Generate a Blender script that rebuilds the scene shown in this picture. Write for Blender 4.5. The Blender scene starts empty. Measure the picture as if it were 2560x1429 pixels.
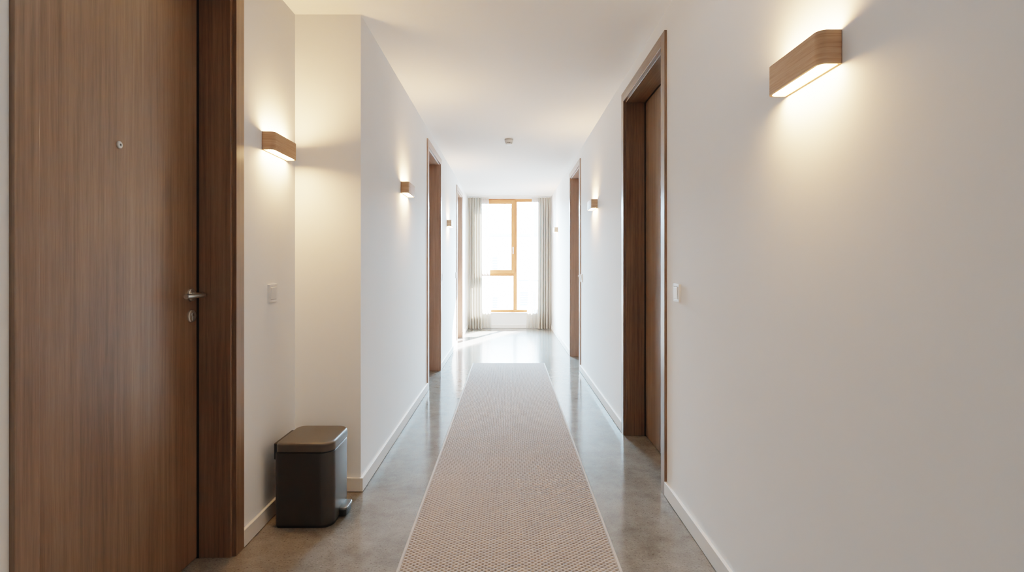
import bpy, bmesh, math
import numpy as np
from mathutils import Vector, Matrix

# ------------------------------------------------------------------ scene constants (metres)
CAM_H = 1.18
CEIL = 2.50
XR = 0.815            # right corridor wall face
XL = -0.775           # left corridor wall face (beyond the niche)
XN = -1.12            # niche wall face (nearest the camera, left)
YN = 2.837            # far end of the niche
YE = 10.25            # end wall face
YB = -3.2             # wall behind the camera
FRAME_H = 2.395

sc = bpy.context.scene
col = sc.collection

# ------------------------------------------------------------------ materials
def new_mat(name):
    m = bpy.data.materials.new(name)
    m.use_nodes = True
    nt = m.node_tree
    b = nt.nodes.get('Principled BSDF')
    return m, nt, b

def N(nt, t, **kw):
    n = nt.nodes.new(t)
    for k, v in kw.items():
        setattr(n, k, v)
    return n

def ramp(nt, stops):
    r = N(nt, 'ShaderNodeValToRGB')
    el = r.color_ramp.elements
    while len(el) < len(stops):
        el.new(0.5)
    for e, (p, c) in zip(el, stops):
        e.position = p
        e.color = (*c, 1) if len(c) == 3 else c
    return r

def mapped(nt, scale, coord='Object', rot=(0, 0, 0)):
    tc = N(nt, 'ShaderNodeTexCoord')
    mp = N(nt, 'ShaderNodeMapping')
    mp.inputs['Scale'].default_value = scale
    mp.inputs['Rotation'].default_value = rot
    nt.links.new(tc.outputs[coord], mp.inputs['Vector'])
    return mp

def noise(nt, vec, scale, detail=4, rough=0.55, dist=0.0):
    n = N(nt, 'ShaderNodeTexNoise')
    n.inputs['Scale'].default_value = scale
    n.inputs['Detail'].default_value = detail
    n.inputs['Roughness'].default_value = rough
    n.inputs['Distortion'].default_value = dist
    nt.links.new(vec.outputs[0], n.inputs['Vector'])
    return n

def bump(nt, b, fac, strength, dist):
    bp = N(nt, 'ShaderNodeBump')
    bp.inputs['Strength'].default_value = strength
    bp.inputs['Distance'].default_value = dist
    nt.links.new(fac, bp.inputs['Height'])
    nt.links.new(bp.outputs[0], b.inputs['Normal'])

def paint(name, c, rough=0.75, var=0.02, bs=0.06):
    m, nt, b = new_mat(name)
    mp = mapped(nt, (1, 1, 1))
    n = noise(nt, mp, 1.3, 3)
    r = ramp(nt, [(0.3, tuple(x * (1 - var) for x in c)), (0.7, c)])
    nt.links.new(n.outputs['Fac'], r.inputs[0])
    nt.links.new(r.outputs[0], b.inputs['Base Color'])
    b.inputs['Roughness'].default_value = rough
    b.inputs['Specular IOR Level'].default_value = 0.25
    f = noise(nt, mp, 160, 3)
    bump(nt, b, f.outputs['Fac'], bs, 0.002)
    return m

def wood(name, axis, dark, mid, light, rough=0.34, fine=1.0, spec=0.85):
    """grain that runs along the given axis"""
    m, nt, b = new_mat(name)
    def sc3(across, along):
        s = [across, across, across]
        for a in axis: s['xyz'.index(a)] = along
        return tuple(s)
    broad = noise(nt, mapped(nt, sc3(10 * fine, 0.6 * fine)), 1.0, 4, 0.6, 0.5)
    streak = noise(nt, mapped(nt, sc3(75 * fine, 1.7 * fine)), 1.0, 5, 0.65, 0.25)
    pore = noise(nt, mapped(nt, sc3(330 * fine, 16 * fine)), 1.0, 2, 0.5, 0.0)
    a1 = N(nt, 'ShaderNodeMath', operation='MULTIPLY_ADD')
    nt.links.new(streak.outputs['Fac'], a1.inputs[0])
    a1.inputs[1].default_value = 0.55
    a0 = N(nt, 'ShaderNodeMath', operation='MULTIPLY')
    nt.links.new(broad.outputs['Fac'], a0.inputs[0])
    a0.inputs[1].default_value = 0.33
    nt.links.new(a0.outputs[0], a1.inputs[2])
    a2 = N(nt, 'ShaderNodeMath', operation='MULTIPLY_ADD')
    nt.links.new(pore.outputs['Fac'], a2.inputs[0])
    a2.inputs[1].default_value = 0.16
    nt.links.new(a1.outputs[0], a2.inputs[2])
    r = ramp(nt, [(0.36, dark), (0.52, mid), (0.66, light)])
    nt.links.new(a2.outputs[0], r.inputs[0])
    nt.links.new(r.outputs[0], b.inputs['Base Color'])
    b.inputs['Roughness'].default_value = rough
    b.inputs['Specular IOR Level'].default_value = spec
    bump(nt, b, a2.outputs[0], 0.12, 0.001)
    return m

def plain(name, c, rough=0.5, metal=0.0, spec=0.5, grain=0.0):
    m, nt, b = new_mat(name)
    mp = mapped(nt, (1, 1, 1))
    n = noise(nt, mp, 35, 3)
    r = ramp(nt, [(0.3, tuple(x * 0.95 for x in c)), (0.7, c)])
    nt.links.new(n.outputs['Fac'], r.inputs[0])
    nt.links.new(r.outputs[0], b.inputs['Base Color'])
    b.inputs['Roughness'].default_value = rough
    b.inputs['Metallic'].default_value = metal
    b.inputs['Specular IOR Level'].default_value = spec
    if grain:
        f = noise(nt, mp, 700, 2)
        bump(nt, b, f.outputs['Fac'], grain, 0.0005)
    return m

def emitter(name, c, strength):
    m, nt, b = new_mat(name)
    b.inputs['Base Color'].default_value = (0.9, 0.88, 0.82, 1)
    b.inputs['Emission Color'].default_value = (*c, 1)
    b.inputs['Emission Strength'].default_value = strength
    return m

def concrete():
    m, nt, b = new_mat('polished_concrete')
    mp = mapped(nt, (1, 1, 1))
    n1 = noise(nt, mp, 1.6, 6, 0.6, 0.4)
    n2 = noise(nt, mp, 11, 8, 0.7, 0.2)
    n3 = noise(nt, mp, 140, 3, 0.6)
    r1 = ramp(nt, [(0.30, FLOOR_C[0]), (0.50, FLOOR_C[1]), (0.72, FLOOR_C[2])])
    mixn = N(nt, 'ShaderNodeMath', operation='MULTIPLY_ADD')
    nt.links.new(n2.outputs['Fac'], mixn.inputs[0])
    mixn.inputs[1].default_value = 0.5
    h = N(nt, 'ShaderNodeMath', operation='MULTIPLY')
    nt.links.new(n1.outputs['Fac'], h.inputs[0])
    h.inputs[1].default_value = 0.5
    nt.links.new(h.outputs[0], mixn.inputs[2])
    nt.links.new(mixn.outputs[0], r1.inputs[0])
    # sand and aggregate specks
    rs = ramp(nt, [(0.30, (0.40, 0.38, 0.36)), (0.43, (0.95, 0.95, 0.95)), (0.60, (1, 1, 1)), (0.72, (1.5, 1.48, 1.44))])
    nt.links.new(n3.outputs['Fac'], rs.inputs[0])
    vor = N(nt, 'ShaderNodeTexVoronoi')
    vor.inputs['Scale'].default_value = 34
    nt.links.new(mp.outputs[0], vor.inputs['Vector'])
    rv = ramp(nt, [(0.0, (0.42, 0.40, 0.38)), (0.10, (0.5, 0.48, 0.46)), (0.14, (1, 1, 1))])
    nt.links.new(vor.outputs['Distance'], rv.inputs[0])
    mul = N(nt, 'ShaderNodeMixRGB', blend_type='MULTIPLY')
    mul.inputs[0].default_value = 0.75
    nt.links.new(r1.outputs[0], mul.inputs[1])
    nt.links.new(rs.outputs[0], mul.inputs[2])
    mul2 = N(nt, 'ShaderNodeMixRGB', blend_type='MULTIPLY')
    mul2.inputs[0].default_value = 0.6
    nt.links.new(mul.outputs[0], mul2.inputs[1])
    nt.links.new(rv.outputs[0], mul2.inputs[2])
    nt.links.new(mul2.outputs[0], b.inputs['Base Color'])
    rr = ramp(nt, [(0.3, (0.11,) * 3), (0.7, (0.16,) * 3)])
    nt.links.new(n2.outputs['Fac'], rr.inputs[0])
    nt.links.new(rr.outputs[0], b.inputs['Roughness'])
    b.inputs['Specular IOR Level'].default_value = 0.6
    bump(nt, b, n2.outputs['Fac'], 0.015, 0.003)
    return m

FLOOR_C = [(0.105, 0.096, 0.082), (0.200, 0.187, 0.168), (0.290, 0.277, 0.258)]

def fabric(name, c, transl, transp, weave=900):
    m, nt, b = new_mat(name)
    nt.nodes.remove(b)
    out = nt.nodes['Material Output']
    mp = mapped(nt, (1, 1, 0.25))
    n = noise(nt, mp, weave, 2)
    r = ramp(nt, [(0.3, tuple(x * 0.88 for x in c)), (0.7, c)])
    nt.links.new(n.outputs['Fac'], r.inputs[0])
    d = N(nt, 'ShaderNodeBsdfDiffuse'); t = N(nt, 'ShaderNodeBsdfTranslucent'); tr = N(nt, 'ShaderNodeBsdfTransparent')
    nt.links.new(r.outputs[0], d.inputs[0]); nt.links.new(r.outputs[0], t.inputs[0])
    m1 = N(nt, 'ShaderNodeMixShader'); m1.inputs[0].default_value = transl
    nt.links.new(d.outputs[0], m1.inputs[1]); nt.links.new(t.outputs[0], m1.inputs[2])
    m2 = N(nt, 'ShaderNodeMixShader'); m2.inputs[0].default_value = transp
    nt.links.new(m1.outputs[0], m2.inputs[1]); nt.links.new(tr.outputs[0], m2.inputs[2])
    nt.links.new(m2.outputs[0], out.inputs[0])
    return m

def glass():
    m, nt, b = new_mat('window_glass')
    nt.nodes.remove(b)
    out = nt.nodes['Material Output']
    tr = N(nt, 'ShaderNodeBsdfTransparent'); tr.inputs[0].default_value = (0.96, 0.98, 0.98, 1)
    g = N(nt, 'ShaderNodeBsdfGlossy'); g.inputs['Roughness'].default_value = 0.02
    fr = N(nt, 'ShaderNodeFresnel'); fr.inputs[0].default_value = 1.45
    mx = N(nt, 'ShaderNodeMixShader')
    nt.links.new(fr.outputs[0], mx.inputs[0])
    nt.links.new(tr.outputs[0], mx.inputs[1]); nt.links.new(g.outputs[0], mx.inputs[2])
    nt.links.new(mx.outputs[0], out.inputs[0])
    return m

def rug_mat():
    m, nt, b = new_mat('woven_rug')
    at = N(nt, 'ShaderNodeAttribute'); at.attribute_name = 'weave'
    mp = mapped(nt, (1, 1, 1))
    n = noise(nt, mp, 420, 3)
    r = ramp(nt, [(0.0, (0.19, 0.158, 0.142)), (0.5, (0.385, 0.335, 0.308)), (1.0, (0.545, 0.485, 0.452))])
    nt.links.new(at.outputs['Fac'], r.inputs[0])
    r2 = ramp(nt, [(0.3, (0.82, 0.82, 0.82)), (0.7, (1.05, 1.05, 1.05))])
    nt.links.new(n.outputs['Fac'], r2.inputs[0])
    mul = N(nt, 'ShaderNodeMixRGB', blend_type='MULTIPLY'); mul.inputs[0].default_value = 1
    nt.links.new(r.outputs[0], mul.inputs[1]); nt.links.new(r2.outputs[0], mul.inputs[2])
    nt.links.new(mul.outputs[0], b.inputs['Base Color'])
    b.inputs['Roughness'].default_value = 0.9
    b.inputs['Specular IOR Level'].default_value = 0.15
    return m

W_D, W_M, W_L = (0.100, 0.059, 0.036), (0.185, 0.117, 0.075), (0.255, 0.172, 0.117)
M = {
    'door_far_z': wood('door_veneer_lit_vertical', 'z', (0.20, 0.120, 0.084), (0.30, 0.19, 0.138), (0.39, 0.255, 0.19)),  # same door wood, paler: light on the far doors put into the colour
    'door_far_y': wood('door_veneer_lit_horizontal', 'y', (0.20, 0.120, 0.084), (0.30, 0.19, 0.138), (0.39, 0.255, 0.19)),
    'wall': paint('white_wall_paint', (0.90, 0.912, 0.915)),
    'ceil': paint('white_ceiling_paint', (0.90, 0.912, 0.915)),
    'base': paint('white_skirting_paint', (0.80, 0.78, 0.75), 0.5, 0.02, 0.02),
    'floor': concrete(),
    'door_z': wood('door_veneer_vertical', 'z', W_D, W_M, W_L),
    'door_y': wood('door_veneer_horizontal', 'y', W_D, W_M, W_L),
    'lamp_y': wood('oak_lamp_wood', 'xy', (0.30, 0.170, 0.098), (0.46, 0.285, 0.175), (0.56, 0.37, 0.245), 0.5, 2.2, 0.4),
    'larch_z': wood('larch_window_vertical', 'z', (0.28, 0.085, 0.030), (0.35, 0.120, 0.046), (0.41, 0.150, 0.062), 0.6, 0.8, 0.15),
    'larch_x': wood('larch_window_horizontal', 'x', (0.28, 0.085, 0.030), (0.35, 0.120, 0.046), (0.41, 0.150, 0.062), 0.6, 0.8, 0.15),
    'steel': plain('brushed_steel', (0.72, 0.70, 0.67), 0.30, 1.0),
    'pedal': plain('dull_chrome', (0.22, 0.215, 0.21), 0.3, 1.0),
    'dark': plain('black_plastic', (0.012, 0.012, 0.013), 0.45),
    'lens': plain('dark_lens', (0.02, 0.02, 0.022), 0.1),
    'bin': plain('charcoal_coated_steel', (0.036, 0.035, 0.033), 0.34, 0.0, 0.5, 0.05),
    'lid': plain('charcoal_lid_toplit', (0.080, 0.075, 0.068), 0.40, 0.0, 0.5, 0.05),  # paler than the body: light from above put into the lid colour
    'white': plain('white_plastic', (0.85, 0.85, 0.84), 0.3),
    'grey': plain('pale_grey_plastic', (0.62, 0.62, 0.61), 0.45),
    'midgrey': plain('mid_grey_plastic', (0.40, 0.39, 0.385), 0.5),
    'glow': emitter('lamp_diffuser', (1.0, 0.555, 0.23), 195.0),
    'rug': rug_mat(),
    'binding': plain('rug_binding', (0.46, 0.41, 0.37), 0.85, 0.0, 0.15),
    'drape': fabric('linen_drape', (0.44, 0.40, 0.345), 0.22, 0.0),
    'sheer': fabric('sheer_voile', (0.74, 0.71, 0.66), 0.5, 0.22),
    'glass': glass(),
    'render': paint('facade_render', (0.80, 0.80, 0.79), 0.9),
    'roof': paint('pale_roof', (0.07, 0.09, 0.12), 0.8),
    'shutter': plain('blue_grey_blind', (0.012, 0.017, 0.024), 0.6),
    'ground': paint('exterior_paving', (0.45, 0.45, 0.44), 0.9),
}

# ------------------------------------------------------------------ mesh builder
class MB:
    def __init__(self):
        self.bm = bmesh.new()
    def face(self, vs, mi=0):
        f = self.bm.faces.new(vs); f.material_index = mi; return f
    def box(self, x, y, z, mi=0):
        x0, x1 = sorted(x); y0, y1 = sorted(y); z0, z1 = sorted(z)
        v = [self.bm.verts.new(p) for p in
             [(x0, y0, z0), (x1, y0, z0), (x1, y1, z0), (x0, y1, z0),
              (x0, y0, z1), (x1, y0, z1), (x1, y1, z1), (x0, y1, z1)]]
        for q in [(0, 3, 2, 1), (4, 5, 6, 7), (0, 1, 5, 4), (1, 2, 6, 5), (2, 3, 7, 6), (3, 0, 4, 7)]:
            self.face([v[i] for i in q], mi)
        return self
    def prism(self, poly, z0, z1, mi=0, inset_top=0.0, steps=1):
        """vertical prism over a polygon, top edge optionally eased"""
        cx = sum(p[0] for p in poly) / len(poly); cy = sum(p[1] for p in poly) / len(poly)
        rings = [(z0, 0.0)]
        if inset_top:
            for k in range(steps + 1):
                a = k / steps * math.pi / 2
                rings.append((z1 - inset_top * (1 - math.sin(a)), inset_top * (1 - math.cos(a))))
        else:
            rings.append((z1, 0.0))
        rr = []
        ext = max(math.hypot(p[0] - cx, p[1] - cy) for p in poly)
        for z, ins in rings:
            s = 1 - ins / ext * 1.25
            rr.append([self.bm.verts.new((cx + (p[0] - cx) * s, cy + (p[1] - cy) * s, z)) for p in poly])
        n = len(poly)
        for a, b in zip(rr, rr[1:]):
            for i in range(n):
                self.face([a[i], a[(i + 1) % n], b[(i + 1) % n], b[i]], mi)
        self.face(rr[0][::-1], mi); self.face(rr[-1], mi)
        return self
    def ring(self, outer, inner, z0, z1, mi=0):
        n = len(outer)
        def lv(poly, z): return [self.bm.verts.new((p[0], p[1], z)) for p in poly]
        ob, ot, ib, it = lv(outer, z0), lv(outer, z1), lv(inner, z0), lv(inner, z1)
        for i in range(n):
            j = (i + 1) % n
            self.face([ob[i], ob[j], ot[j], ot[i]], mi)
            self.face([ib[j], ib[i], it[i], it[j]], mi)
            self.face([ot[i], ot[j], it[j], it[i]], mi)
            self.face([ob[j], ob[i], ib[i], ib[j]], mi)
        return self
    def lathe(self, prof, origin=(0, 0, 0), axis='z', n=40, mi=0):
        """revolve (radius, height) pairs about an axis through origin"""
        rings = []
        o = Vector(origin)
        for r, h in prof:
            ring = []
            for k in range(n):
                a = 2 * math.pi * k / n
                c, s = r * math.cos(a), r * math.sin(a)
                p = {'z': (c, s, h), 'x': (h, c, s), 'y': (s, h, c)}[axis]
                ring.append(self.bm.verts.new(o + Vector(p)))
            rings.append(ring)
        for a, b in zip(rings, rings[1:]):
            for i in range(n):
                self.face([a[i], a[(i + 1) % n], b[(i + 1) % n], b[i]], mi)
        self.face(rings[0][::-1], mi); self.face(rings[-1], mi)
        return self
    def tube(self, pts, r, n=16, mi=0):
        pts = [Vector(p) for p in pts]
        rings = []
        up = Vector((0, 0, 1))
        for i, p in enumerate(pts):
            d = (pts[min(i + 1, len(pts) - 1)] - pts[max(i - 1, 0)]).normalized()
            u = up.cross(d)
            if u.length < 1e-3: u = Vector((1, 0, 0))
            u.normalize(); v = d.cross(u)
            rings.append([self.bm.verts.new(p + r * (math.cos(2 * math.pi * k / n) * u + math.sin(2 * math.pi * k / n) * v)) for k in range(n)])
        for a, b in zip(rings, rings[1:]):
            for i in range(n):
                self.face([a[i], a[(i + 1) % n], b[(i + 1) % n], b[i]], mi)
        self.face(rings[0][::-1], mi); self.face(rings[-1], mi)
        return self
    def build(self, name, mats, parent=None, bevel=0, smooth=False, seg=2):
        bmesh.ops.recalc_face_normals(self.bm, faces=self.bm.faces[:])
        me = bpy.data.meshes.new(name)
        self.bm.to_mesh(me); self.bm.free()
        for m in (mats if isinstance(mats, (list, tuple)) else [mats]):
            me.materials.append(M[m])
        o = bpy.data.objects.new(name, me)
        col.objects.link(o)
        if parent: o.parent = parent
        if bevel:
            md = o.modifiers.new('edge', 'BEVEL'); md.width = bevel; md.segments = seg
            md.limit_method = 'ANGLE'; md.angle_limit = math.radians(40)
        if smooth:
            me.polygons.foreach_set('use_smooth', [True] * len(me.polygons))
            try:
                me.set_sharp_from_angle(angle=math.radians(40))
            except Exception:
                pass
        return o

def tag(o, label=None, cat=None, group=None, kind=None):
    if label: o['label'] = label
    if cat: o['category'] = cat
    if group: o['group'] = group
    if kind: o['kind'] = kind
    return o

def empty(name, loc, label, cat, group=None, kind=None):
    o = bpy.data.objects.new(name, None); o.empty_display_size = 0.05
    col.objects.link(o); o.location = loc
    return tag(o, label, cat, group, kind)

def copy_tree(o, parent=None):
    c = o.copy(); col.objects.link(c)
    c.parent = parent
    for ch in list(o.children):
        copy_tree(ch, c)
    return c

def round_rect(x0, x1, y0, y1, r, n=8):
    """r: radii for corners (x0,y0), (x1,y0), (x1,y1), (x0,y1)"""
    cs = [(x0, y0, 1, 1, math.pi), (x1, y0, -1, 1, 1.5 * math.pi), (x1, y1, -1, -1, 0), (x0, y1, 1, -1, 0.5 * math.pi)]
    out = []
    for (cx, cy, sx, sy, a0), rr in zip(cs, r):
        for k in range(n + 1):
            a = a0 + k / n * math.pi / 2
            out.append((cx + sx * rr + rr * math.cos(a), cy + sy * rr + rr * math.sin(a)))
    return out

# ------------------------------------------------------------------ doors and walls
OPEN = 0.035   # casing laps this far over the opening
def wall_along(name, s, xw, ya, yb, doors, label, thick=0.28, niche=0.215, ends=None):
    """wall whose face stands at x=xw and whose body lies on the s side; doors = [(y0,y1)] outer casing lines"""
    b = MB()
    X = lambda d: xw + s * d
    cur = ya
    for y0, y1 in doors:
        b.box((X(0), X(thick)), (cur, y0 + OPEN), (0, CEIL))
        b.box((X(0), X(thick)), (y0 + OPEN, y1 - OPEN), (FRAME_H - OPEN, CEIL))
        b.box((X(niche), X(thick)), (y0 + OPEN, y1 - OPEN), (0, FRAME_H - OPEN))
        cur = y1 - OPEN
    b.box((X(0), X(thick)), (cur, yb), (0, CEIL))
    return tag(b.build(name, 'wall'), label, 'wall', kind='structure')

def skirting(name, s, xw, runs, label, extra=None):
    b = MB()
    for y0, y1 in runs:
        b.box((xw, xw - s * 0.014), (y0, y1), (0.003, 0.073))
    for bx in (extra or []):
        b.box(*bx)
    return tag(b.build(name, 'base', bevel=0.0015), label, 'baseboard', kind='structure')

D_R1, D_R2 = (2.78, 3.84), (6.08, 7.13)
D_L1, D_L2 = (5.13, 6.17), (8.05, 9.05)
D_N = (1.212, 2.265)

floor = MB().box((-1.7, 1.4), (YB - 0.3, YE + 0.35), (-0.12, 0)).build('floor', 'floor')
tag(floor, 'polished grey concrete floor of the corridor', 'floor', kind='structure')
ceil_ = MB().box((-1.7, 1.4), (YB - 0.3, YE + 0.35), (CEIL, CEIL + 0.12)).build('ceiling', 'ceil')
tag(ceil_, 'plain white ceiling of the corridor', 'ceiling', kind='structure')
wall_along('wall_right', 1, XR, YB, YE + 0.3, [D_R1, D_R2], 'long white right wall with two brown doors')
wall_along('wall_left', -1, XL, YN, YE + 0.3, [D_L1, D_L2], 'white left wall beyond the niche with the bin', thick=0.5)
wall_along('wall_niche', -1, XN, YB, YN, [D_N], 'cream lit left wall around the big front door', thick=0.3)
# end wall with the window opening
WX0, WX1, WZ0, WZ1 = -0.64, 0.64, 0.30, 2.465
b = MB()
b.box((-1.3, WX0), (YE, YE + 0.3), (0, CEIL)); b.box((WX1, 1.1), (YE, YE + 0.3), (0, CEIL))
b.box((WX0, WX1), (YE, YE + 0.3), (0, WZ0)); b.box((WX0, WX1), (YE, YE + 0.3), (WZ1, CEIL))
tag(b.build('wall_end', 'wall'), 'white end wall around the tall window', 'wall', kind='structure')
tag(MB().box((-1.45, 1.15), (YB - 0.25, YB), (0, CEIL)).build('wall_back', 'wall'), 'white wall behind the viewer', 'wall', kind='structure')
skirting('baseboard_right', 1, XR, [(YB, D_R1[0]), (D_R1[1], D_R2[0]), (D_R2[1], YE)], 'low white skirting along the right wall')
skirting('baseboard_left', -1, XL, [(YN - 0.014, D_L1[0]), (D_L1[1], D_L2[0]), (D_L2[1], YE)], 'low white skirting along the left wall',
         extra=[((XN, XL), (YN - 0.014, YN), (0.003, 0.073))])
skirting('baseboard_niche', -1, XN, [(YB, D_N[0]), (D_N[1], YN - 0.014)], 'low white skirting behind the pedal bin')
tag(MB().box((XL + 0.014, XR - 0.014), (YE - 0.014, YE), (0.003, 0.073)).build('baseboard_end', 'base', bevel=0.0015),
    'low white skirting under the window', 'baseboard', kind='structure')

def door(idx, s, xw, span, label, handle=None, peep=None, lock=None, tone='door'):
    """s=+1: in a wall on the right. y runs from the near casing edge."""
    y0, y1 = span; Wd = y1 - y0
    root = empty('door_%d' % idx, (xw, y0, 0), label, 'door', kind='structure')
    X = lambda d: s * d
    c, st, H = 0.065, 0.012, FRAME_H
    f = MB()
    f.box((X(-0.013), X(0.004)), (0, c), (0, H))
    f.box((X(-0.013), X(0.004)), (Wd - c, Wd), (0, H))
    f.box((X(0.004), X(0.212)), (OPEN, c + st), (0, H - OPEN))
    f.box((X(0.004), X(0.212)), (Wd - c - st, Wd - OPEN), (0, H - OPEN))
    f.box((X(0.190), X(0.212)), (c + st, c + st + 0.02), (0, H - c - st))
    f.box((X(0.190), X(0.212)), (Wd - c - st - 0.02, Wd - c - st), (0, H - c - st))
    f.box((X(-0.013), X(0.004)), (c, Wd - c), (H - c, H), 1)
    f.box((X(0.004), X(0.212)), (c + st, Wd - c - st), (H - c - st, H - OPEN), 1)
    f.box((X(0.190), X(0.212)), (c + st, Wd - c - st), (H - c - st - 0.02, H - c - st), 1)
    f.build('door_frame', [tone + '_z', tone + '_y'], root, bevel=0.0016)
    sl = MB()
    a, e = c + st, Wd - c - st
    sl.box((X(0.132), X(0.141)), (a, a + 0.0045), (0, H - a)); sl.box((X(0.132), X(0.141)), (e - 0.0045, e), (0, H - a))
    sl.box((X(0.132), X(0.141)), (a + 0.006, e - 0.006), (H - a - 0.0045, H - a))
    sl.build('seal', 'dark', root)
    g = 0.004
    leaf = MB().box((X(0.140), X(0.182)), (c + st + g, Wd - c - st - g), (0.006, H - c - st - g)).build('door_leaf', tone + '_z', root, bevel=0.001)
    D = 0.140
    if handle:
        hy, hz, dr = handle
        MB().lathe([(0.0255, 0), (0.0255, -0.006), (0.023, -0.008)] if s > 0 else [(0.0255, 0), (0.0255, 0.006), (0.023, 0.008)],
                   (X(D), hy, hz), 'x').build('rosette', 'steel', leaf, smooth=True)
        pts = [(X(D - 0.006), hy, hz), (X(D - 0.040), hy, hz)]
        for k in range(1, 7):
            a = k / 6 * math.pi / 2
            pts.append((X(D - 0.040 - 0.016 * math.sin(a)), hy + dr * 0.016 * (1 - math.cos(a)), hz))
        pts.append((X(D - 0.056), hy + dr * 0.122, hz)); pts.append((X(D - 0.056), hy + dr * 0.126, hz))
        MB().tube(pts, 0.0095).build('lever_handle', 'steel', leaf, smooth=True)
    if lock:
        ly, lz = lock
        k = MB().lathe([(0.0255, 0), (0.0255, -s * 0.006), (0.0225, -s * 0.008)], (X(D), ly, lz), 'x')
        k.lathe([(0.0085, -s * 0.006), (0.0085, -s * 0.011)], (X(D), ly, lz + 0.006), 'x', 20)
        k.box((X(D - 0.006), X(D - 0.0105)), (ly - 0.005, ly + 0.005), (lz - 0.017, lz))
        k.box((X(D - 0.010), X(D - 0.0115)), (ly - 0.0012, ly + 0.0012), (lz + 0.001, lz + 0.011), 1)
        k.build('keyhole_plate', ['steel', 'dark'], leaf, smooth=True)
    if peep:
        py, pz = peep
        k = MB().lathe([(0.0115, 0), (0.0115, -s * 0.004), (0.0095, -s * 0.006), (0.0042, -s * 0.006)], (X(D), py, pz), 'x', 28)
        k.lathe([(0.0042, -s * 0.005), (0.0040, -s * 0.0063)], (X(D), py, pz), 'x', 20, 1)
        k.build('peephole', ['white', 'lens'], leaf, smooth=True)
    return root

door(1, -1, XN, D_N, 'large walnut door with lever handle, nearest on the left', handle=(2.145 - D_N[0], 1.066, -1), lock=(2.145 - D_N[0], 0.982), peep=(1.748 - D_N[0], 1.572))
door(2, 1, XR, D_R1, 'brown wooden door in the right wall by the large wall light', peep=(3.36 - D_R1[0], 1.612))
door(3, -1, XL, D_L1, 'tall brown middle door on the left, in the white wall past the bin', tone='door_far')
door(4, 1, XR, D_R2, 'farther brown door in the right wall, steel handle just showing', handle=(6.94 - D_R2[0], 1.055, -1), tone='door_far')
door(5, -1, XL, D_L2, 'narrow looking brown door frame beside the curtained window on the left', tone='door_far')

# ------------------------------------------------------------------ window
win = empty('window_1', (0, YE + 0.09, 0), 'tall orange brown wooden window at the corridor end', 'window', kind='structure')
f = MB()
y_f = (0.0, 0.075)
f.box((WX0, WX0 + 0.06), y_f, (WZ0, WZ1)); f.box((WX1 - 0.06, WX1), y_f, (WZ0, WZ1))
f.box((0.092, 0.165), y_f, (WZ0 + 0.05, WZ1 - 0.055))
f.box((WX0 + 0.06, WX1 - 0.06), y_f, (WZ0, WZ0 + 0.05), 1); f.box((WX0 + 0.06, WX1 - 0.06), y_f, (WZ1 - 0.055, WZ1), 1)
f.box((WX0 + 0.06, 0.092), y_f, (0.992, 1.055), 1)
f.build('window_frame', ['larch_z', 'larch_x'], win, bevel=0.004)
s_ = MB()
sx0, sx1, sz0, sz1 = WX0 + 0.035, 0.122, 1.035, WZ1 - 0.02
y_s = (-0.022, 0.05)
s_.box((sx0, sx0 + 0.07), y_s, (sz0, sz1)); s_.box((sx1 - 0.066, sx1), y_s, (sz0, sz1))
s_.box((sx0 + 0.07, sx1 - 0.066), y_s, (sz0, sz0 + 0.078), 1); s_.box((sx0 + 0.07, sx1 - 0.066), y_s, (sz1 - 0.075, sz1), 1)
sash = s_.build('sash', ['larch_z', 'larch_x'], win, bevel=0.004)
MB().box((sx0 + 0.06, sx1 - 0.056), (0.018, 0.024), (sz0 + 0.07, sz1 - 0.065)).build('pane', 'glass', sash)
h = MB(); hx = 0.090
h.box((hx - 0.012, hx + 0.012), (-0.032, -0.022), (1.47, 1.545)); h.box((hx - 0.008, hx + 0.008), (-0.062, -0.030), (1.515, 1.531)); h.box((hx - 0.011, hx + 0.011), (-0.066, -0.052), (1.412, 1.531))
h.build('window_handle', 'white', sash, bevel=0.003)
MB().box((WX0 + 0.05, 0.10), (0.034, 0.040), (WZ0 + 0.04, 1.0)).build('pane', 'glass', win)
MB().box((0.155, WX1 - 0.05), (0.034, 0.040), (WZ0 + 0.04, WZ1 - 0.045)).build('pane', 'glass', win)
tag(MB().box((WX0, WX1), (YE - 0.025, YE + 0.09), (WZ0 - 0.022, WZ0 + 0.003)).build('trim_1', 'white', bevel=0.003),
    'thin white window sill board', 'window sill', kind='structure')

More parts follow.
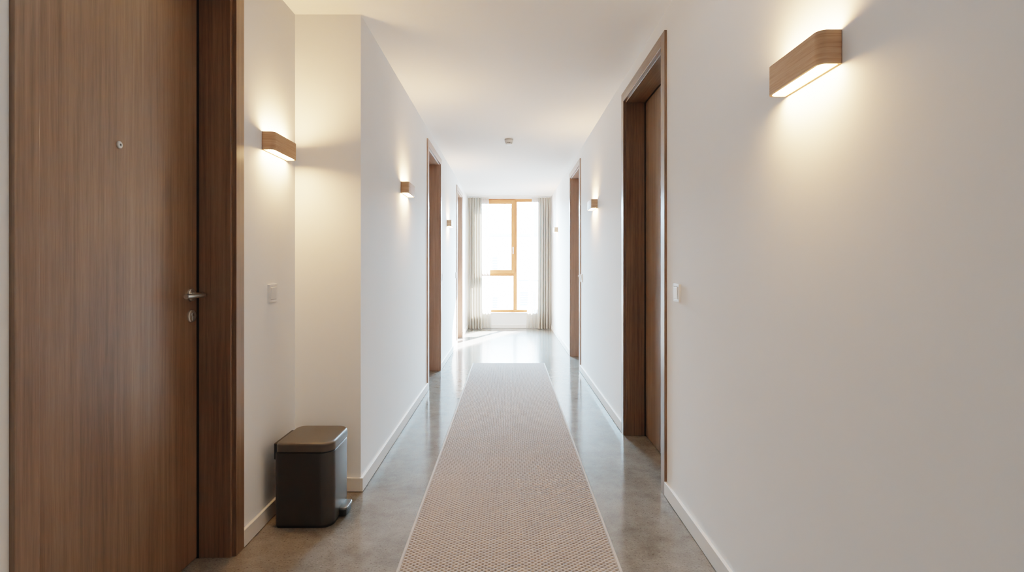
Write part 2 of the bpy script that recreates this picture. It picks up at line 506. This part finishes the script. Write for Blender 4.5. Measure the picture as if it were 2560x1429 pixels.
# ------------------------------------------------------------------ curtains
def curtain(name, mat, x0, x1, x0b, x1b, folds, amp, y, label, phase=0.0, z0=0.012, z1=2.462):
    nu, nv = folds * 18 + 1, 36
    vs, fs = [], []
    for j in range(nv):
        t = j / (nv - 1)
        z = z1 + (z0 - z1) * t
        gather = 0.35 + 0.65 * min(1, t / 0.10)
        for i in range(nu):
            u = i / (nu - 1)
            w = 2 * math.pi * folds * u + phase
            xa = x0 + (x1 - x0) * u; xb = x0b + (x1b - x0b) * u
            k = t ** 1.3
            x = xa + (xb - xa) * k
            irr = 1 + 0.35 * math.sin(3.1 * u * folds + 1.7 + phase)
            yy = y + amp * gather * irr * (math.sin(w) + 0.18 * math.sin(2 * w + 1))
            if t < 0.045:      # pinched heading
                yy += 0.35 * amp * math.sin(3 * w) * (1 - t / 0.045)
            x += 0.25 * amp * gather * math.cos(w) * irr
            vs.append((x, yy, z))
    for j in range(nv - 1):
        for i in range(nu - 1):
            a = j * nu + i
            fs.append((a, a + 1, a + nu + 1, a + nu))
    cx = (x0 + x1) / 2
    root = empty(name, (cx, y, 0), label, name.replace('_', ' ').split(' ')[-1])
    me = bpy.data.meshes.new('cloth')
    me.from_pydata([(v[0] - cx, v[1] - y, v[2]) for v in vs], [], fs)
    me.materials.append(M[mat])
    me.polygons.foreach_set('use_smooth', [True] * len(fs))
    o = bpy.data.objects.new('cloth', me); col.objects.link(o); o.parent = root
    # heading tape on the rail
    MB().box((min(x0, x1) - cx, max(x0, x1) - cx), (-0.004, 0.004), (z1 - 0.005, z1 + 0.012)).build('heading_tape', 'grey', root)
    return root
curtain('drape_curtain', 'drape', -0.755, -0.50, -0.755, -0.495, 5, 0.030, YE - 0.13, 'beige linen drape hanging left of the window, beside the left wall')
curtain('drape_curtain', 'drape', 0.555, 0.785, 0.545, 0.785, 5, 0.030, YE - 0.13, 'beige linen drape hanging right of the window, beside the right wall', 0.8)
curtain('sheer_curtain', 'sheer', -0.62, -0.37, -0.60, -0.325, 5, 0.018, YE - 0.045, 'thin white sheer at the left edge of the window glass', 0.4)
curtain('sheer_curtain', 'sheer', 0.44, 0.66, 0.335, 0.64, 5, 0.018, YE - 0.045, 'thin white sheer at the right edge of the window glass', 1.1)
rail = empty('curtain_rail', (0, YE - 0.09, CEIL), 'slim white double curtain rail on the ceiling above the window', 'curtain rail')
MB().box((XL + 0.01, XR - 0.01), (-0.055, -0.028), (-0.016, 0)).build('track', 'white', rail, bevel=0.001)
MB().box((XL + 0.01, XR - 0.01), (0.030, 0.057), (-0.016, 0)).build('track', 'white', rail, bevel=0.001)

# ------------------------------------------------------------------ wall lights
SL, SD, SH = 0.268, 0.058, 0.082
def make_sconce():
    """stands on a wall whose face is x=0, body towards +x, length along y"""
    root = empty('wall_sconce', (0, 0, 0), 'x', 'wall light', 'oak wall lights along the corridor')
    outer = round_rect(0.0, SD, -SL / 2, SL / 2, (0.006, 0.022, 0.022, 0.006))
    inner = round_rect(0.007, SD - 0.007, -SL / 2 + 0.007, SL / 2 - 0.007, (0.003, 0.016, 0.016, 0.003))
    MB().ring(outer, inner, -SH / 2, SH / 2).build('housing', 'lamp_y', root, smooth=True)
    dif = round_rect(0.0072, SD - 0.0072, -SL / 2 + 0.0072, SL / 2 - 0.0072, (0.003, 0.016, 0.016, 0.003))
    MB().prism(dif, -SH / 2 + 0.005, -SH / 2 + 0.009).build('lower_diffuser', 'glow', root)
    MB().prism(dif, SH / 2 - 0.009, SH / 2 - 0.005).build('upper_diffuser', 'glow', root)
    return root
proto = make_sconce()
# (side, y, z, label)
SC = [(1, 1.451, 1.716, 'large looking oak wall light near the top right, wall bare below'),
      (-1, 2.586, 1.751, 'oak wall light above the bin, between front door and niche corner'),
      (-2, 4.02, 1.749, 'oak wall light on the left wall between niche corner and first door frame'),
      (-2, 6.93, 1.722, 'small oak wall light on the left wall between the two far door frames'),
      (1, 5.07, 1.753, 'oak wall light between the two doors in the right wall'),
      (1, 9.05, 1.785, 'tiny oak wall light right of the curtains, past the far right door')]
for i, (s, y, z, lab) in enumerate(SC):
    o = proto if i == 0 else copy_tree(proto)
    o.location = ({1: XR, -1: XN, -2: XL}[s], y, z)
    o.rotation_euler = (0, 0, math.pi if s > 0 else 0)
    o['label'] = lab

# ------------------------------------------------------------------ light switches
def make_switch():
    root = empty('light_switch', (0, 0, 0), 'x', 'light switch', 'white rocker light switches')
    P = lambda w, h: round_rect(-w / 2, w / 2, -h / 2, h / 2, (0.004,) * 4, 4)
    def slab(poly, inner, d0, d1, name, tilt=0):
        b = MB()
        if inner: b.ring(poly, inner, d0, d1)
        else: b.prism(poly, d0, d1)
        for v in b.bm.verts:       # (y, z, depth) -> x depth
            yy, zz, d = v.co
            v.co = (d + tilt * zz * (1 if d > 0.008 else 0), yy, zz)
        return b.build(name, 'white', root, bevel=0.001)
    slab(P(0.086, 0.086), P(0.061, 0.061), 0.0, 0.011, 'switch_frame')
    slab(P(0.0575, 0.0575), None, 0.0, 0.0135, 'rocker', 0.06)
    return root
sp = make_switch()
for i, (xw, s, y, z, lab) in enumerate([
        (XN, -1, 2.553, 1.053, 'white light switch between the big front door and the bin niche'),
        (XR, 1, 2.595, 1.052, 'white light switch at the near edge of the first right hand door'),
        (XR, 1, 5.985, 1.050, 'white light switch just before the far door in the right wall'),
        (XL, -1, 6.275, 1.050, 'white light switch on the left wall, just past the middle door frame'),
        (XL, -1, 7.93, 1.050, 'white light switch just before the left door frame nearest the curtains')]):
    o = sp if i == 0 else copy_tree(sp)
    o.location = (xw, y, z); o.rotation_euler = (0, 0, math.pi if s > 0 else 0); o['label'] = lab

# ------------------------------------------------------------------ smoke detector
sd = empty('smoke_detector', (0.005, 5.62, CEIL), 'round white smoke detector on the ceiling', 'smoke detector')
MB().lathe([(0.044, 0), (0.046, -0.004), (0.046, -0.012), (0.043, -0.014)], n=48).build('mounting_base', 'midgrey', sd, smooth=True)
MB().lathe([(0.043, -0.012), (0.0445, -0.020), (0.042, -0.034), (0.037, -0.040)], n=48).build('body', 'grey', sd, smooth=True)
b = MB().lathe([(0.030, -0.038), (0.030, -0.050)], n=40)
b.build('smoke_chamber', 'dark', sd, smooth=True)
b = MB()
for k in range(10):
    a = 2 * math.pi * (k + 0.5) / 10
    c, s = math.cos(a), math.sin(a)
    q = [b.bm.verts.new((c * r - s * t, s * r + c * t, z)) for z in (-0.038, -0.052) for r, t in ((0.029, -0.0025), (0.036, -0.0025), (0.036, 0.0025), (0.029, 0.0025))]
    for f4 in [(0, 1, 2, 3), (7, 6, 5, 4), (0, 4, 5, 1), (1, 5, 6, 2), (2, 6, 7, 3), (3, 7, 4, 0)]:
        b.face([q[i] for i in f4])
b.build('vent_ribs', 'white', sd)
MB().lathe([(0.035, -0.049), (0.035, -0.053), (0.028, -0.058), (0.010, -0.060)], n=48).build('cap', 'white', sd, smooth=True)

# ------------------------------------------------------------------ pedal bin
pb = empty('pedal_bin', (-0.93, 2.58, 0), 'charcoal pedal bin with lid shut, standing in the niche corner', 'bin')
bx0, bx1, by0, by1 = -0.125, 0.135, -0.148, 0.128
R = (0.022, 0.056, 0.056, 0.045)
fp = round_rect(bx0, bx1, by0, by1, R, 10)
fi = round_rect(bx0 + 0.004, bx1 - 0.004, by0 + 0.004, by1 - 0.004, R, 10)
MB().prism(fi, 0.0, 0.016).build('base', 'dark', pb, smooth=True)
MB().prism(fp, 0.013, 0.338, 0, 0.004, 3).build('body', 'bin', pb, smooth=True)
MB().prism(fi, 0.330, 0.347).build('inner_rim', 'dark', pb, smooth=True)
lp = round_rect(bx0 + 0.006, bx1 + 0.002, by0 - 0.002, by1 + 0.002, R, 10)
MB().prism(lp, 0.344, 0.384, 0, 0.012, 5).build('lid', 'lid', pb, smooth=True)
hg = MB(); hg.box((bx0 - 0.012, bx0 + 0.008), (by0 + 0.024, by1 - 0.050), (0.300, 0.376))
hg.build('hinge', 'dark', pb, bevel=0.006, seg=3)
pd = MB().prism(round_rect(bx1 - 0.01, bx1 + 0.036, -0.045, 0.062, (0.004, 0.020, 0.020, 0.004), 8), 0.036, 0.045, 0, 0.004, 3)
pedal = pd.build('pedal', 'pedal', pb, smooth=True); tag(pedal, 'chrome foot pedal')
MB().prism(round_rect(bx1 - 0.012, bx1 + 0.030, -0.040, 0.056, (0.004, 0.014, 0.014, 0.004), 6), 0.006, 0.036).build('pedal_bracket', 'dark', pb, smooth=True)

# ------------------------------------------------------------------ rug
rug = empty('runner_rug', (0.003, 0, 0), 'long beige woven runner rug down the middle of the floor', 'rug')
rx, ry0, ry1 = 0.437, 0.9, 6.56
bw = 0.012
px, py = 0.0260, 0.0107
nx = int(round((2 * rx - 2 * bw) / (px / 5))) + 1
ny = int(round((ry1 - ry0 - 2 * bw) / (py / 4))) + 1
xs = np.linspace(-rx + bw, rx - bw, nx); ys = np.linspace(ry0 + bw, ry1 - bw, ny)
Xg, Yg = np.meshgrid(xs, ys)
# basket weave: raised and sunken picks alternate along and across the rug, a little unevenly
pa = 0.35 * np.sin(31 * Yg + 4 * Xg) * np.sin(9 * Xg + 1.3)
pb = 0.30 * np.sin(23 * Xg + 5 * Yg) * np.cos(7 * Yg)
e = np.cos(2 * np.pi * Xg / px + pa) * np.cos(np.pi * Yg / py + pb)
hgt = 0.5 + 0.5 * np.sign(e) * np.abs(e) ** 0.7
rng = np.random.default_rng(4)
jit = rng.random((ny, nx))
Zg = 0.0040 + 0.0036 * hgt + 0.0005 * jit
co = np.stack([Xg, Yg, Zg], -1).reshape(-1, 3).astype(np.float32)
idx = np.arange(nx * ny).reshape(ny, nx)
q = np.stack([idx[:-1, :-1], idx[:-1, 1:], idx[1:, 1:], idx[1:, :-1]], -1).reshape(-1)
me = bpy.data.meshes.new('woven_field')
nf = (nx - 1) * (ny - 1)
me.vertices.add(nx * ny); me.vertices.foreach_set('co', co.ravel())
me.loops.add(nf * 4); me.loops.foreach_set('vertex_index', q.astype(np.int32))
me.polygons.add(nf); me.polygons.foreach_set('loop_start', np.arange(0, nf * 4, 4, dtype=np.int32))
me.update(calc_edges=True); me.validate()
at = me.attributes.new('weave', 'FLOAT', 'POINT')
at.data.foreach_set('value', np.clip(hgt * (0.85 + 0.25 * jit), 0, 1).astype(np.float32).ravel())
me.polygons.foreach_set('use_smooth', np.ones(nf, dtype=bool))
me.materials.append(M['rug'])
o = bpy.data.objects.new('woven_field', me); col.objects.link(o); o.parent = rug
bd = MB()
for a in ((-rx, -rx + bw), (rx - bw, rx)):
    bd.box(a, (ry0, ry1), (0, 0.0085))
for a in ((ry0, ry0 + bw), (ry1 - bw, ry1)):
    bd.box((-rx + bw, rx - bw), a, (0, 0.0085))
bd.build('binding', 'binding', rug, bevel=0.003)

# ------------------------------------------------------------------ outside the window
HY = 21.0
house = empty('neighbour_house', (0, HY, -3.0), 'pale rendered house seen through the window', 'house')
def hz(z): return z + 3.0
MB().box((-7, 7), (0, 6), (0, hz(2.35))).build('facade', 'render', house)
rf = MB()
pr = [(-0.45, hz(2.33)), (-0.45, hz(2.42)), (3.0, hz(3.75)), (6.45, hz(2.42)), (6.45, hz(2.33))]
a = [rf.bm.verts.new((-7.3, p[0], p[1])) for p in pr]; c = [rf.bm.verts.new((7.3, p[0], p[1])) for p in pr]
for i in range(5):
    rf.face([a[i], a[(i + 1) % 5], c[(i + 1) % 5], c[i]])
rf.face(a[::-1]); rf.face(c)
rf.build('roof', 'roof', house)
for x0, x1, z0, z1 in [(0.45, 1.05, -0.35, 0.20), (-0.62, -0.42, -0.45, 0.0), (-0.62, -0.42, 0.95, 1.55), (-3.2, -2.4, -0.4, 0.9), (2.6, 3.4, -0.4, 0.9)]:
    w = MB()
    w.box((x0 - 0.06, x1 + 0.06), (-0.03, 0.02), (hz(z0 - 0.06), hz(z1 + 0.06)))
    wf = w.build('house_window', 'render', house)
    p = MB()
    n = max(3, int((z1 - z0) / 0.09))
    for k in range(n):
        p.box((x0, x1), (-0.05, -0.035), (hz(z0 + (z1 - z0) * k / n), hz(z0 + (z1 - z0) * (k + 0.8) / n)))
    p.build('blind', 'shutter', wf)
MB().box((0.38, 1.2), (-0.09, 0), (hz(0.60), hz(0.66))).build('ledge', 'shutter', house)
tag(MB().box((-40, 40), (YE + 0.6, 60), (-3.1, -3.0)).build('ground', 'ground'), 'paved ground outside below the window', 'ground', kind='structure')

# ------------------------------------------------------------------ light
w = bpy.data.worlds.new('sky'); sc.world = w; w.use_nodes = True
nt = w.node_tree
bg = nt.nodes['Background']
tc = N(nt, 'ShaderNodeTexCoord'); sep = N(nt, 'ShaderNodeSeparateXYZ')
nt.links.new(tc.outputs['Generated'], sep.inputs[0])
skr = ramp(nt, [(0.45, (0.62, 0.66, 0.70)), (0.52, (0.52, 0.80, 1.0)), (1.0, (0.36, 0.68, 1.0))])
mr = N(nt, 'ShaderNodeMapRange'); mr.inputs['From Min'].default_value = -1
nt.links.new(sep.outputs['Z'], mr.inputs['Value']); nt.links.new(mr.outputs[0], skr.inputs[0])
nt.links.new(skr.outputs[0], bg.inputs['Color'])
# the sky is far brighter on the sun's side (+y) than on the opposite side
ms = N(nt, 'ShaderNodeMapRange', interpolation_type='SMOOTHSTEP')
ms.inputs['From Min'].default_value = -0.15; ms.inputs['From Max'].default_value = 0.55
ms.inputs['To Min'].default_value = 330.0; ms.inputs['To Max'].default_value = 420.0
nt.links.new(sep.outputs['Y'], ms.inputs['Value']); nt.links.new(ms.outputs[0], bg.inputs['Strength'])

def light(name, kind, loc, energy, color, **kw):
    l = bpy.data.lights.new(name, kind); l.energy = energy; l.color = color
    for k, v in kw.items(): setattr(l, k, v)
    o = bpy.data.objects.new(name, l); col.objects.link(o); o.location = loc
    return o
sun = light('sun', 'SUN', (4, 16, 8), 340.0, (1.0, 0.96, 0.90), angle=0.009)
sun.rotation_euler = Vector((-0.42, -0.92, -0.65)).to_track_quat('-Z', 'Y').to_euler()
po = light('window_portal', 'AREA', (0, YE + 0.28, (WZ0 + WZ1) / 2), 1.0, (1, 1, 1), shape='RECTANGLE', size=WX1 - WX0, size_y=WZ1 - WZ0)
po.rotation_euler = Vector((0, -1, 0)).to_track_quat('-Z', 'Z').to_euler()
po.data.cycles.is_portal = True
# added fill light behind the viewer
fl = light('rear_fill', 'AREA', (-0.1, YB + 0.1, 1.5), 3.5, (0.92, 0.96, 1.0), shape='RECTANGLE', size=1.6, size_y=1.8)
fl.rotation_euler = Vector((0, 1, 0)).to_track_quat('-Z', 'Z').to_euler()

# unseen fill light added under the ceiling to brighten the near end
cl = light('overhead_fill', 'AREA', (0.05, 1.55, CEIL - 0.02), 3.4, (0.92, 0.96, 1.0), shape='RECTANGLE', size=0.9, size_y=1.5)

# ------------------------------------------------------------------ camera
cam = bpy.data.cameras.new('camera'); co_ = bpy.data.objects.new('camera', cam); col.objects.link(co_)
co_.location = (0, 0, CAM_H); co_.rotation_euler = (math.pi / 2, 0, 0)
cam.sensor_width = 36; cam.lens = 1351 / 2560 * 36
cam.shift_x = 9 / 2560; cam.shift_y = -49.5 / 2560
cam.clip_start = 0.05; cam.clip_end = 200
sc.camera = co_

# ------------------------------------------------------------------ render look
sc.view_settings.view_transform = 'Filmic'
sc.view_settings.look = 'Medium High Contrast'
sc.view_settings.exposure = 0.20
cy = sc.cycles
cy.use_denoising = True
cy.max_bounces = 18; cy.diffuse_bounces = 12; cy.glossy_bounces = 5; cy.transparent_max_bounces = 12
cy.sample_clamp_indirect = 8.0
cy.caustics_reflective = False
